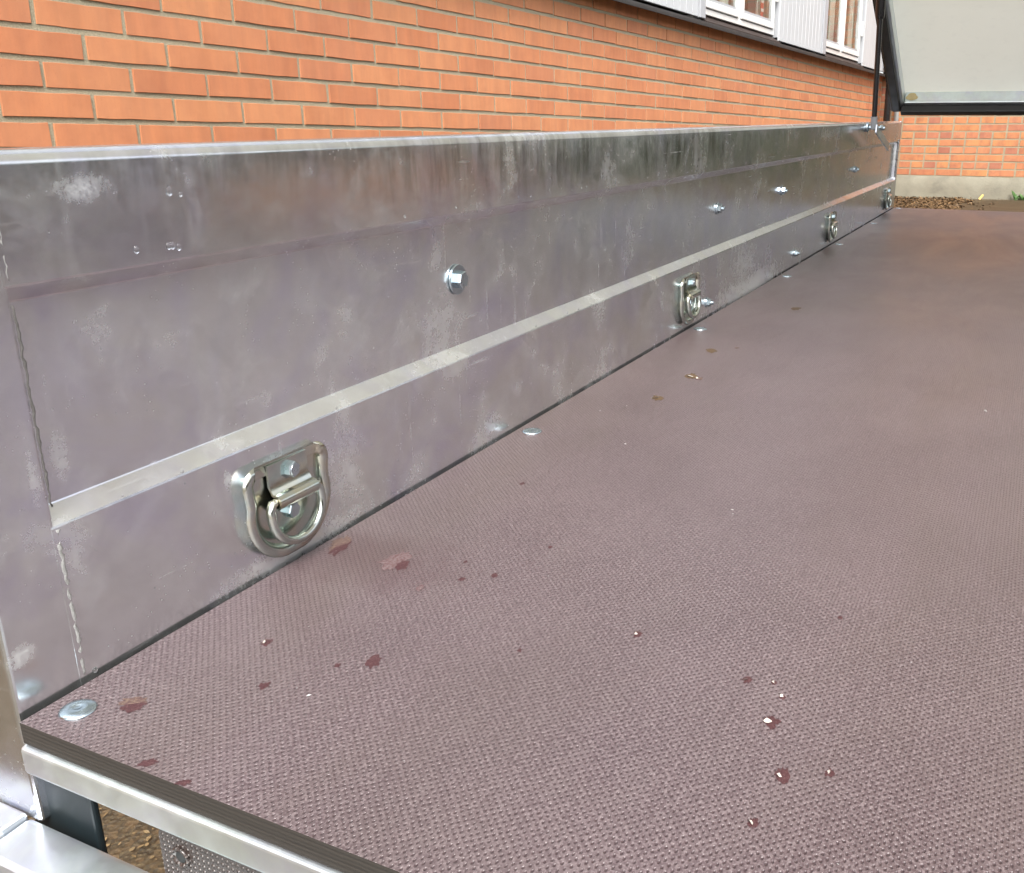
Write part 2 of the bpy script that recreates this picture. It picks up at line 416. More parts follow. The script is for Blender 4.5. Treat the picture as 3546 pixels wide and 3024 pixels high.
# tread plate under the bed
k = N('dimpled_plate'); v = k.coord(scale=(1, 240, 240))
vo = k.n('ShaderNodeTexVoronoi'); k.put(v, vo.inputs['Vector']); vo.inputs['Scale'].default_value = 1.0; vo.inputs['Randomness'].default_value = .12
dm = k.ramp(vo.outputs['Distance'], [(.16, 1.0), (.36, 0.0)])
k.set(color=k.mix(k.math('MULTIPLY', dm, .6), k.mix(k.noise(k.coord(), 40, 5), (0.0275, 0.0176, 0.0154), (0.0605, 0.0468, 0.0413)), (0.1650, 0.1430, 0.1320)), rough=.28, normal=k.bump(dm, .9, .002), spec=.7)
M['tread'] = k.m
# ground
k = N('wet_ground'); v = k.coord()
g1 = k.noise(v, 1.3, 5); g2 = k.noise(v, 160, 6, .75); vo = k.n('ShaderNodeTexVoronoi'); k.put(v, vo.inputs['Vector']); vo.inputs['Scale'].default_value = 120
gc = k.ramp(g2, [(.32, (0.0150, 0.0105, 0.0053)), (.5, (0.0562, 0.0390, 0.0180)), (.62, (0.1050, 0.0750, 0.0338)), (.75, (0.2250, 0.1650, 0.0825))])
gc = k.mix(k.ramp(vo.outputs['Color'], [(.55, 0.0), (.8, .55)]), gc, (.16, .10, .045))
gc = k.mix(k.ramp(g1, [(.4, 0.0), (.6, .5)]), gc, (.085, .062, .034))
k.set(color=gc, rough=k.ramp(g2, [(.3, .35), (.7, .75)]), normal=k.bump(k.math('ADD', g2, vo.outputs['Distance']), .8, .006)); M['ground'] = k.m
M['leaf'] = plain('brown_leaves', (0.1380, 0.0810, 0.0330), .6, 0, .5, 3)
M['leaf2'] = plain('dark_leaves', (0.0704, 0.0416, 0.0176), .6, 0, .5, 3)
M['leaf_y'] = plain('yellow_leaf', (.62, .46, .16), .5, 0, .15, 30)
M['leaf_s'] = plain('leaf_scraps', (.22, .15, .07), .6, 0, .6, 40)
M['weed'] = plain('green_weed', (.07, .15, .04), .5, 0, .4, 40)
M['added_hedge'] = plain('added_hedge_leaves', (.055, .085, .032), .55, 0, .5, 2)
M['added_hedge_in'] = plain('added_hedge_twigs', (.02, .025, .012), .9, 0, .4, 9, .8)
M['asphalt'] = plain('wet_asphalt', (.050, .036, .019), .6, 0, .4, 9, .4, .25)

random.seed(7)
# ------------------------------------------------------------------ ground
def gz(x): return -1.15 + .0345 * (max(-14.0, min(14.0, x)) + 1.3)
mb = MB()
xs = [-400, -60, -14, -6, 0, 6, 14, 60, 400]; ys = [-400, -60, -14, -6, -2, 0, 60, 400]
V = [(x, y, gz(x)) for x in xs for y in ys]
F = [(i*len(ys)+j, (i+1)*len(ys)+j, (i+1)*len(ys)+j+1, i*len(ys)+j+1) for i in range(len(xs)-1) for j in range(len(ys)-1)]
g = mb.add(V, F).build('ground', M['ground']); tag(g, kind='structure')
# wet asphalt patch in front of the far wall, with an uneven leaf-strewn edge
V = []; rnd = random.Random(3)
edge = [(9.42, -1.22), (9.50, -1.30), (9.47, -1.42), (9.52, -1.6), (9.50, -1.9), (9.50, -2.6), (9.45, -4.2), (2.6, -4.4), (2.6, -1.9), (7.4, -1.32), (8.1, -1.02), (8.25, -1.10), (8.5, -1.02), (8.75, -1.08), (8.9, -1.02), (9.15, -1.10), (9.25, -1.16)]
V = [(x, y, gz(x) + .006) for x, y in edge]
a = MB().add(V, [tuple(range(len(V)))]).build('asphalt', M['asphalt']); tag(a, kind='structure')
def leaf_mesh(n, fn, name, mat, s0, s1, seed, kind='stuff'):
    rnd = random.Random(seed); mb = MB()
    for _ in range(n):
        x, y, z = fn(rnd); s = rnd.uniform(s0, s1); a = rnd.uniform(0, 6.28); ti = rnd.uniform(-.5, .5); tj = rnd.uniform(-.6, .6)
        m = Matrix.Translation((x, y, z)) @ Matrix.Rotation(a, 4, 'Z') @ Matrix.Rotation(ti, 4, 'X') @ Matrix.Rotation(tj, 4, 'Y')
        mb.add([m @ Vector(p) for p in ((-s, 0, 0), (-.3*s, -.5*s, .1*s), (.6*s, -.35*s, .05*s), (s, 0, .15*s), (.5*s, .42*s, .1*s), (-.4*s, .45*s, .12*s))], [(0,1,2,5), (2,3,4,5)])
    o = mb.build(name, mat)
    return o
def litter(r):
    while True:
        x = r.uniform(7.2, 9.62); y = r.uniform(-1.35, -.06)
        if y > -1.06 + (x - 8.4) * .02 - (0.06 * math.sin(x * 9)) or r.random() < .04: break
    return x, y, gz(x) + .006 + .015 * r.random() * max(0.0, 1 - (9.6 - x))
o = leaf_mesh(5200, litter, 'leaf_litter', M['leaf'], .006, .020, 5)
tag(o, 'brown fallen leaves heaped along the foot of the rendered plinth', 'leaf litter', kind='stuff')
o = leaf_mesh(4200, litter, 'leaf_litter', M['leaf2'], .006, .020, 6)
tag(o, 'dark rotting leaf scraps mixed into the brown leaves by the plinth', 'leaf litter', kind='stuff')
def grav(r):
    x = r.uniform(-1.9, -.2); y = r.uniform(-2.4, -.7); return x, y, gz(x) + .004
o = leaf_mesh(5200, grav, 'leaf_scraps', M['leaf_s'], .0015, .0060, 8)
tag(o, 'small yellow leaf scraps strewn on the gravel below the trailer', 'leaf litter', kind='stuff')
o = leaf_mesh(1, lambda r: (9.50, -1.155, gz(9.5) + .03), 'fallen_leaf', M['leaf_y'], .055, .056, 2)
tag(o, 'single yellow fallen leaf at the foot of the rendered plinth', 'leaf')
mb = MB(); r = random.Random(12)
for _ in range(46):
    bx, by = 9.60 + r.uniform(-.05, .02), -1.62 + r.uniform(-.17, .17); h = r.uniform(.03, .11); a = r.uniform(0, 6.28); w = r.uniform(.008, .02)
    lx, ly = r.uniform(-.06, .02), r.uniform(-.06, .06); dx, dy = math.cos(a) * w, math.sin(a) * w; z0 = gz(9.6)
    mb.add([(bx-dx*.4, by-dy*.4, z0), (bx+dx*.4, by+dy*.4, z0), (bx+dx+lx*.5, by+dy+ly*.5, z0+h*.6), (bx+lx, by+ly, z0+h), (bx-dx+lx*.5, by-dy+ly*.5, z0+h*.6)], [(0,1,2,4), (2,3,4)])
o = mb.build('weed', M['weed']); tag(o, 'low green weed growing against the rendered plinth', 'weed')

# ------------------------------------------------------------------ brick walls
def brick_shape(L, H, D, seed):
    """one brick, front face at y = 0, centre at origin in x and z; edges chamfered and a little uneven"""
    r = random.Random(seed); j = lambda a: r.uniform(-a, a)
    n1 = 5 if L > .2 else 3
    ring = []
    for i in range(n1): ring.append((-L/2 + L * i / n1, -H/2, 0, 1))
    ring.append((L/2, -H/2, -1, 0))
    for i in range(n1): ring.append((L/2 - L * i / n1, H/2, 0, -1))
    ring.append((-L/2, H/2, 1, 0))
    P = []
    for i, (x, z, a, b) in enumerate(ring):
        dx, dz = j(.0011), j(.0011)
        if r.random() < .10: dx -= math.copysign(r.uniform(.001, .003), x) * (abs(x) > L * .45); dz -= math.copysign(r.uniform(.001, .0028), z)
        P.append((x + dx, z + dz))
    n = len(P); tw = [j(.0008) for _ in range(4)]
    fr = [(x * (1 - .0018 / L), tw[0] + tw[1] * x / L + tw[2] * z / H * .5, z * (1 - .0018 / H)) for x, z in P]
    bk = [(x, .0022 if k_ == 0 else D, z) for k_ in (0, 1) for x, z in P]
    F = [tuple(range(n))] + [(i, i + n, (i + 1) % n + n, (i + 1) % n) for i in range(n)] + [(i + n, i + 2*n, (i + 1) % n + 2*n, (i + 1) % n + n) for i in range(0, n)]
    return [Vector(p) for p in fr + bk], F

def lay_bricks(parent, cells, mat, mat_i, toM, limit=300):
    """cells: (u, v, L, H) centres on the wall; the `limit` that show largest become parts, the rest one field"""
    scored = []
    for c in cells:
        u, v, L, H = c
        q = [proj(toM @ Vector((u + a * L / 2, 0, v + b * H / 2))) for a, b in ((-1,-1), (1,-1), (1,1), (-1,1))]
        s = 0
        if all(q):
            cx = sum(p[0] for p in q) / 4; cy = sum(p[1] for p in q) / 4
            if -60 < cx < WPX + 40 and -40 < cy < (760 if cx > 3090 else 520):
                s = abs(sum(q[i][0] * q[(i+1) % 4][1] - q[(i+1) % 4][0] * q[i][1] for i in range(4))) / 2
        scored.append((s, c))
    scored.sort(key=lambda t: -t[0])
    r = random.Random(21); cache = {}; field = MB()
    for i, (s, (u, v, L, H)) in enumerate(scored):
        jy = r.uniform(-.0012, .0012); ju = r.uniform(-.0012, .0012); jv = r.uniform(-.0008, .0008); ro = r.uniform(-.004, .004)
        if i < limit and s > 0:
            key = (round(L, 4), round(H, 4), r.randrange(6))
            if key not in cache:
                V, F = brick_shape(L, H, .05, hash(key) & 1023)
                cache[key] = mesh('brick', V, F, mat)
            o = link('brick', cache[key], parent); o.location = (u + ju, jy, v + jv); o.rotation_euler = (0, ro, 0)
        else:
            V, F = brick_shape(L, H, .05, i)
            field.add([p + Vector((u + ju, jy, v + jv)) for p in V], F)
    f = field.build('brick_field', mat_i, parent); tag(f, kind='stuff')

# near building: stretcher bond, face at Y = 0; local axes = world axes
NB = empty('brick_building', (4.0, 0.0, gz(4)))
tag(NB, 'orange brick building with grey cladding, white windows and dark flashing beside the trailer', 'building')
sub = Vector((-4.0, 0.0, -gz(4)))
NBW = empty('wall', sub, NB); 
X_END = 9.65
mb = MB(); mb.box(-6.5, X_END, .0042, .30, -1.35, .515)
o = mb.build('mortar', M['mortar'], NBW)
cells = []
for row in range(-14, 7):
    z0 = row * .075; zc = z0 + .031
    off = 0.0 if (row % 2) else .13
    n = int((X_END + 6.5) / .26) + 1
    for i in range(-25, n):
        xc = off + i * .26 + .13
        a, b = xc - .125, xc + .125
        if b > X_END: 
            if a > X_END - .04: continue
            b = X_END - .002
        if a < -6.5: continue
        cells.append(((a + b) / 2, zc, b - a - .002, .0612))
lay_bricks(NBW, cells, M['brick'], M['brick_i'], Matrix.Identity(4))
# flashing: sloping sheet with a folded drip edge
prof = [(.02, .545), (-.078, .512), (-.088, .510), (-.092, .504), (-.092, .484), (-.086, .484), (-.086, .500), (-.078, .503), (.02, .535)]
mb = MB(); mb.sweep(prof, -6.5, X_END - .003, 1, True)
o = mb.build('flashing', M['flash'], NB, auto=35); o.location = sub
# cladding panels (boards with open joints) and the white windows between them
Y_P, Y_W, TOP = -.06, -.02, 1.95
def cladding(x0, x1, trim):
    mb = MB(); mb.box(x0, x1 + trim, Y_P + .014, .20, .560, 3.2)
    base = mb.build('cladding_panel', M['clad_trim'], NB); base.location = sub
    x = x0; nb = max(1, round((x1 - x0) / .095)); w = (x1 - x0) / nb
    for i in range(nb):
        m2 = MB(); m2.box(x + .002, x + w - .002, Y_P, Y_P + .016, .536, 3.2)
        m2.build('board', M['clad'], base, bevel=.002, seg=1); x += w
    if trim:
        m2 = MB(); m2.box(x1 + .003, x1 + trim, Y_P - .012, Y_P + .03, .532, 3.2)
        m2.build('corner_trim', M['clad_trim'], base, bevel=.003, seg=1)
for a, b, t in ((-5.0, -1.17, .087), (.213, 1.36, .087), (3.0, 4.235, .087), (5.812, 6.957, .107), (8.44, X_END - .01, 0)): cladding(a, b, t)
mb = MB(); mb.box(-5, X_END, -.055, .2, TOP + .003, 3.19)
o = mb.build('upper_cladding', M['clad'], NB); o.location = sub
def window(x0, x1, card=False):
    y = Y_W; z0, z1 = .574, TOP
    xm = (x0 + x1) / 2 - .015
    mb = MB(); mb.box(x0, x1, y + .05, y + .10, .54, z1); 
    fr = MB()
    fr.box(x0, x1, y, y + .06, z0, z0 + .035); fr.box(x0, x1, y, y + .06, z1 - .04, z1)
    fr.box(x0, x0 + .03, y + .001, y + .059, z0 + .035, z1 - .04); fr.box(x1 - .03, x1, y + .001, y + .059, z0 + .035, z1 - .04)
    fr.box(xm - .028, xm + .028, y + .001, y + .059, z0 + .035, z1 - .04)
    w = fr.build('window', M['white'], NB, bevel=.003); w.location = sub
    for a, b in ((x0 + .032, xm - .030), (xm + .030, x1 - .032)):
        s = MB(); yy = y - .012; t = .042
        s.box(a, b, yy, yy + .04, z0 + .040, z0 + .040 + t); s.box(a, b, yy, yy + .04, z1 - .085, z1 - .045)
        s.box(a, a + t, yy + .001, yy + .039, z0 + .040 + t, z1 - .085); s.box(b - t, b, yy + .001, yy + .039, z0 + .040 + t, z1 - .085)
        s.build('sash', M['white'], w, bevel=.004)
        s = MB(); s.box(a + t, b - t, yy + .016, yy + .021, z0 + .040 + t, z1 - .085); s.build('pane', M['glass'], w)
        s = MB(); s.box(a + t + .001, b - t - .001, yy + .008, yy + .015, z0 + .041 + t, z0 + .058 + t); s.build('glazing_bead', M['clad_trim'], w)
    s = MB(); s.box(x1 - .045, x1 - .012, y - .03, y - .014, .80, .93); s.build('hinge', M['white'], w, bevel=.003)
    s = MB()
    s.add([(x0, -.078, .520), (x1, -.078, .520), (x1, y + .03, .575), (x0, y + .03, .575), (x0, y + .03, .55), (x1, y + .03, .55), (x1, -.078, .512), (x0, -.078, .512)], [(0,1,2,3), (3,2,5,4), (4,5,6,7), (7,6,1,0), (0,3,4,7), (1,6,5,2)])
    s.build('sill', M['sill'], w)
    s = MB(); s.box(x0, x1, .20, .23, .55, z1); s.build('room_backing', M['room'], w)  # dark panel behind the glass; the room's dimness is put into its colour
    s = MB(); n = 18
    for xa, xb in ((xm - .20, xm - .05), (x1 - .22, x1 - .08)):
        pr = [(xa + (xb - xa) * i / n, .05 + .012 * math.sin(i * 1.9)) for i in range(n + 1)]
        V = [(px, py, zz) for px, py in pr for zz in (.60, z1)]
        s.add(V, [(2*i, 2*i+2, 2*i+3, 2*i+1) for i in range(n)])
    s.build('curtain', M['curtain'], w)
    if card:
        s = MB(); s.box(x1 - .215, x1 - .155, .02, .024, .66, .84); s.build('card', M['red'], w)
        for zc in (.72, .78): s = MB(); s.box(x1 - .214, x1 - .156, .0165, .0195, zc, zc + .02); s.build('card_stripe', M['white'], w)
window(-1.083 + .01, .203); window(1.447 + .01, 2.99)
window(4.327, 5.806, True); window(7.07, 8.434)
mb = MB(); mb.box(-6.5, X_END, .25, 4.0, .50, 3.19); o = mb.build('interior', M['room'], NB); o.location = sub
# downpipe in the inner corner, with an elbow below the flashing
mb = MB(); xp, yp = 9.47, -.115
pts = [(xp, yp, gz(9.5) + .02), (xp, yp, .36)] + [(xp - .04 * (1 - math.cos(t)), yp + .0, .36 + .11 * math.sin(t)) for t in (.3, .6, .9, 1.2)] + [(xp - .10, yp + .01, .52), (xp - .12, yp, .60), (xp - .12, yp, 3.1)]
mb.tube(pts, .036, 14)
dp = mb.build('downpipe', M['black_metal'], None, smooth=True); dp.location = (0, 0, 0)
tag(dp, 'black rain downpipe standing in the inner corner of the brick walls', 'downpipe')
mb = MB(); mb.tube([(9.27, -.02, gz(9.3)), (9.27, -.02, .48)], .013, 10)
o = mb.build('conduit', M['mauve_pipe'], None, smooth=True); tag(o, 'thin pale conduit on the brick wall beside the black downpipe', 'conduit')

# far building: cross bond, face turned towards -X, courses falling slightly to the right
FBM = Matrix.Translation((X_END, 0, -.5322)) @ Matrix.Rotation(R_(-90), 4, 'Z') @ Matrix.Rotation(R_(.95), 4, 'Y')
FB = empty('brick_building', (0, 0, 0)); FB.matrix_world = FBM
tag(FB, 'mottled brick wall in cross bond on a beige rendered plinth behind the trailer', 'building')
# local: x to the right along the wall (world -Y), y into the wall (world +X), z up; z = 0 at the plinth top, x = .84 there
Z0 = .014
W_LEN = 2.0
mb = MB(); mb.box(-.02, W_LEN, .0035, .3, Z0 - .05, 3.6); mb.build('mortar', M['mortar_far'], FB)
V = []; F = []; nx, nz = 44, 10; r = random.Random(4)
for i in range(nx + 1):
    for j in range(nz + 1):
        x = -.02 + (W_LEN + .02) * i / nx; z = -.62 + (Z0 + .62 - .006) * j / nz
        V.append((x, -.014 + .006 * noise.noise(Vector((x * 4, z * 4, 1))) + (.016 if j == nz else 0), z + (.004 * noise.noise(Vector((x * 9, 3, 1))) if j == nz else 0)))
for i in range(nx):
    for j in range(nz): F.append((i*(nz+1)+j, (i+1)*(nz+1)+j, (i+1)*(nz+1)+j+1, i*(nz+1)+j+1))
mb = MB(); mb.add(V, F); mb.build('plinth', M['plinth'], FB, smooth=True)
cells = []; PZ = .0768
for row in range(0, 46):
    zc = Z0 + row * PZ + .033
    header = (row % 2 == 1)
    if header:
        x = .306 + .266 / 4 - .133 * 3
        while x < W_LEN:
            if x > -.06: cells.append((x + .0665, zc, .1175, .0625))
            x += .133
    else:
        x = .3727 - .266 * 2 + (.133 if (row // 2) % 2 else 0.0)
        while x < W_LEN:
            if x > -.2: cells.append((x + .133, zc, .2485, .0625))
            x += .266
lay_bricks(FB, cells, M['brick_far'], M['brick_far_i'], FBM, 200)
mb = MB(); mb.tube([(9.58, -.193, gz(9.6)), (9.58, -.193, 3.0)], .026, 12)
o = mb.build('drainpipe', M['pale_pipe'], None, smooth=True); tag(o, 'pale grey drainpipe on the mottled brick wall behind the trailer corner', 'drainpipe')

# unseen hedges added to darken reflections, past the far wall and along the yard
def added_hedge(x0, x1, y0, y1, h, n, label, seed):
    rn = random.Random(seed); mb = MB(); xc, yc = (x0 + x1) / 2, (y0 + y1) / 2; b = Vector((xc, yc, gz(xc)))
    for _ in range(n):
        f = rn.random(); x = rn.uniform(x0, x1); y = rn.uniform(y0, y1); z = h * rn.random() ** .8
        if f < .35: x = (x0 if rn.random() < .5 else x1) + rn.gauss(0, .08)
        elif f < .75: y = (y0 if rn.random() < .3 else y1) + rn.gauss(0, .08)
        else: z = h + rn.gauss(0, .07)
        s_ = rn.uniform(.035, .08); m = Matrix.Translation((x - xc, y - yc, z)) @ Matrix.Rotation(rn.uniform(0, 6.28), 4, 'Z') @ Matrix.Rotation(rn.uniform(-1.2, 1.2), 4, 'X') @ Matrix.Rotation(rn.uniform(-1.2, 1.2), 4, 'Y')
        mb.add([m @ Vector(p) for p in ((-s_, 0, 0), (0, -s_*.6, .2*s_), (s_, 0, 0), (0, s_*.6, .2*s_))], [(0,1,2,3)])
    hd = empty('added_hedge', b); tag(hd, label, 'added_hedge')
    mb.build('foliage', M['added_hedge'], hd)
    mb = MB(); mb.box(x0 + .2 - xc, x1 - .2 - xc, y0 + .2 - yc, y1 - .2 - yc, .05, h - .15); mb.build('inner_growth', M['added_hedge_in'], hd)
added_hedge(10.4, 11.8, -7.6, -2.6, 2.1, 5000, 'clipped dark green hedgerow added out of view beyond the mottled brick wall for darker reflections', 41)
added_hedge(-7.0, 11.8, -9.4, -8.0, 2.1, 9000, 'long dark green hedgerow added out of view along the open side of the yard to darken reflections', 42)

# ------------------------------------------------------------------ trailer
# trailer axes: x forward along the bed, y outward through the left side, z up; z = 0 on the bed, x = 0 at its rear edge
T_O = Vector((-1.3043051, -1.88319965, -0.60277883))
T_R = Matrix(((0.99724281, -0.06975683, -0.02531314), (0.06921162, 0.99736352, -0.02181211), (0.02676794, 0.02, 0.99944158)))
BASE = Vector((2.0, -.8, -.57))
T = empty('trailer', (0, 0, 0))
T.matrix_world = Matrix.Translation(T_O + T_R @ BASE) @ T_R.to_4x4()
tag(T, 'galvanised trailer with brown anti-slip plywood bed and raised lid beside the brick building', 'trailer')
def part(mb, name, mat, parent=None, **kw):
    o = mb.build(name, mat, parent if parent is not None else T, **kw)
    if parent is None: o.location = -BASE
    return o
LEN, H, WID, RC = 4.122, .36, 2.02, .0140
# bed board
mb = MB(); mb.box(0, LEN, -WID + .005, -.0045, -.016, 0)
bed = part(mb, 'floor_board', M['film'])
bed.data.materials.append(M['ply_edge'])
for p in bed.data.polygons:
    if abs(p.normal.z) < .5: p.material_index = 1
# side panels: one folded sheet, middle field recessed outward between two sloping folds
def side_profile(s=1.0, y0=0.0):
    pr = [(0, -.055), (0, .1175), (.0005, .1190), (RC - .0005, .1292), (RC, .1302), (RC, .2676), (RC - .0005, .2687), (.0005, .2788), (0, .2803),
          (0, .351)] + [(.009 - .009 * math.cos(R_(a)), .351 + .009 * math.sin(R_(a))) for a in range(9, 91, 9)] + [(.040, .3600), (.0415, .3585), (.0415, .335)]
    return [(y0 + s * y, z) for y, z in pr]
def sheet(prof, x0, x1, nx, t, s):
    """folded sheet with thickness t on the outer side"""
    out = []
    for i, (y, z) in enumerate(prof):
        a = Vector(prof[max(0, i-1)]); b = Vector(prof[min(len(prof)-1, i+1)]); d = (b - a).normalized()
        nrm = Vector((d.y, -d.x)) * s
        out.append((y + nrm.x * t, z + nrm.y * t))
    mb = MB(); mb.sweep(list(prof) + out[::-1], x0, x1, nx, True); return mb
side = part(sheet(side_profile(), .0500, LEN - .030, 1, .002, 1), 'side_panel', M['galv_side'], auto=14)
side2 = part(sheet(side_profile(-1, -WID), 0, LEN, 1, .002, -1), 'side_panel', M['galv'], auto=14)
# rear corner post (flat inner face) and front end post
mb = MB(); mb.box(.0025, .0532, .0003, .048, -.086, .3565); post = part(mb, 'corner_post', M['galv_post'], bevel=.003, seg=3)
mb = MB(); mb.box(LEN - .0345, LEN, .0003, .045, -.05, .3595); fpost = part(mb, 'corner_post', M['galv'], bevel=.002)
# weld seams
def bead(name, pts, r0, seed, parent, mat='weld'):
    r = random.Random(seed); rr = [r0 * r.uniform(.6, 1.35) for _ in pts]
    P = [(p[0] + r.uniform(-.0007, .0007), p[1], p[2]) for p in pts]
    MBv = MB(); MBv.tube(P, rr, 8); return part(MBv, name, M[mat], parent, smooth=True)
bead('weld_seam', [(.0538, .0012, .004 + i * .0028) for i in range(41)], .0017, 3, post)
bead('weld_seam', [(.0536, .0004, .133 + i * .003) for i in range(46)], .0008, 4, post, 'weld_dark')
bead('weld_seam', [(.0538, .0008, .283 + i * .003) for i in range(24)], .0008, 5, post)
bead('weld_seam', [(.004 + .0008 * math.sin(i), -.002, -.018 - i * .0018) for i in range(12)], .0022, 6, post)
bead('weld_seam', [(LEN - .036, .004, .13 + i * .004) for i in range(37)], .0042, 9, fpost)
bead('weld_seam', [(LEN - .036 - i * .004, .001, .283) for i in range(12)], .0025, 10, fpost)
# rear cross member, dimpled plate, dark lamp housing and rear beam
mb = MB(); mb.box(-.0035, .030, -WID - .02, -.0035, -.0385, -.0172); part(mb, 'rear_cross_member', M['galv_light'], bevel=.0028, seg=3)
mb = MB(); mb.box(.010, .016, -.046, .022, -.24, -.0395); part(mb, 'lamp_housing', M['dark_plastic'], bevel=.002)
# plate with rounded upper corner and a bolt hole
mb = MB(); y1, z1, rad = -.117, -.0405, .012; pl = []
for i in range(7):
    t = math.pi / 2 * i / 6; pl.append((y1 - rad + rad * math.cos(t), z1 - rad + rad * math.sin(t)))
pl += [(-1.45, z1), (-1.45, -.17), (y1, -.17)]
V = [(x, y, z) for x in (.004, .010) for y, z in pl]; n = len(pl)
mb.add(V, [tuple(range(n)), tuple(range(n, 2*n))[::-1]] + [(i, (i+1) % n, (i+1) % n + n, i + n) for i in range(n)])
tp = part(mb, 'dimpled_plate', M['tread'], auto=30)
mx = Matrix.Translation((.0035, -.135, -.0615)) @ Matrix.Rotation(R_(-90), 4, 'Y')
mb = MB(); mb.lathe([(.0072, -.001), (.0075, .0012), (.0062, .0018), (.0050, .0006), (.0042, -.0005)], 20, mx); part(mb, 'grommet', M['tread'], tp, smooth=True)
mb = MB(); mb.lathe([(.0040, -.0002), (.0040, .0004)], 16, mx); part(mb, 'bolt_hole', M['black_rubber'], tp)
mb = MB(); mb.sweep([(y, z) for y, z in ((-.034, -.094), (-.0335, -.088), (-.030, -.0845), (-.002, -.0835), (.002, -.085), (.002, -.14), (-.034, -.14))], -1.7, .010, 1, True)
V2 = [(b, a, c) for a, b, c in mb.V]; mb.V = V2
part(mb, 'rear_beam', M['galv_light'], auto=40)
mb = MB(); mb.box(-.020, .0015, .0112, .16, -.120, -.0795); part(mb, 'beam_end', M['galv_light'], bevel=.0025)
# chassis below the bed
for y in (-.10, -WID + .10):
    mb = MB(); mb.box(.06, LEN - .02, y - .03, y + .03, -.10, -.0165); part(mb, 'chassis_rail', M['galv'], bevel=.003)
for x in (.8, 1.6, 2.4, 3.2, 4.05):
    mb = MB(); mb.box(x - .025, x + .025, -WID + .132, -.132, -.07, -.0168); part(mb, 'cross_member', M['galv'])
for x in (1.75, 2.5):
    mb = MB(); mb.box(x - .04, x + .04, -WID + .20, -.20, -.34, -.26); part(mb, 'axle', M['galv'])
    for y in (-.26, -WID + .26):
        mb = MB(); mb.lathe([(.12, -.085), (.25, -.085), (.285, -.06), (.29, -.03), (.29, .03), (.285, .06), (.25, .085), (.12, .085)], 28, Matrix.Translation((x, y, -.30)) @ Matrix.Rotation(R_(90), 4, 'X'))
        w = part(mb, 'wheel', M['tyre'], smooth=False)
        mb = MB(); mb.lathe([(.118, -.07), (.118, .07)], 24, Matrix.Translation((x, y, -.30)) @ Matrix.Rotation(R_(90), 4, 'X')); part(mb, 'rim', M['galv_light'], w)

# bolts on the side panel
def hexa(mb, af, h0, h1, M4, rot=0.0):
    r = af / math.sqrt(3); V = []
    for hh, k in ((h0, 1.0), (h1 - (h1 - h0) * .14, 1.0), (h1, .90)):
        V += [M4 @ Vector((r * k * math.cos(rot + i * math.pi / 3), r * k * math.sin(rot + i * math.pi / 3), hh)) for i in range(6)]
    F = [(a*6+i, a*6+(i+1) % 6, (a+1)*6+(i+1) % 6, (a+1)*6+i) for a in (0, 1) for i in range(6)] + [tuple(range(5, -1, -1)), tuple(range(12, 18))]
    mb.add(V, F)
OUT = Matrix.Rotation(R_(90), 4, 'X')          # local z -> -y (out of the panel, into the bed)
def bolt(x, z, y, wd, af, hh, stud=0.0, rot=.2):
    M4 = Matrix.Translation((x, y, z)) @ OUT
    mb = MB(); mb.lathe([(wd/2 - .002, -.0002), (wd/2 - .002, .0008), (wd/2, .0010), (wd/2, .0026), (wd/2 - .0006, .0032), (af*.35, .0032)], 28, M4); part(mb, 'washer', M['zinc'], side, auto=30)
    mb = MB(); hexa(mb, af, .0032, .0032 + hh, M4, rot)
    if stud: mb.lathe([(af * .27, .0024 + hh), (af * .27, .0024 + hh + stud), (af * .2, .0034 + hh + stud)], 14, M4)
    part(mb, 'bolt', M['zinc'], side)
bolt(.5825, .2055, RC, .034, .017, .0075)
for x, z, rt in ((1.5595, .2043, .5), (2.0938, .204, .1), (3.1257, .2072, .8)): bolt(x, z, RC, .024, .016, .007, .005, rt)
for x, z in ((1.4725, .0295), (2.2282, .0341)): bolt(x, z, 0, .020, .013, .006, .005, .4)

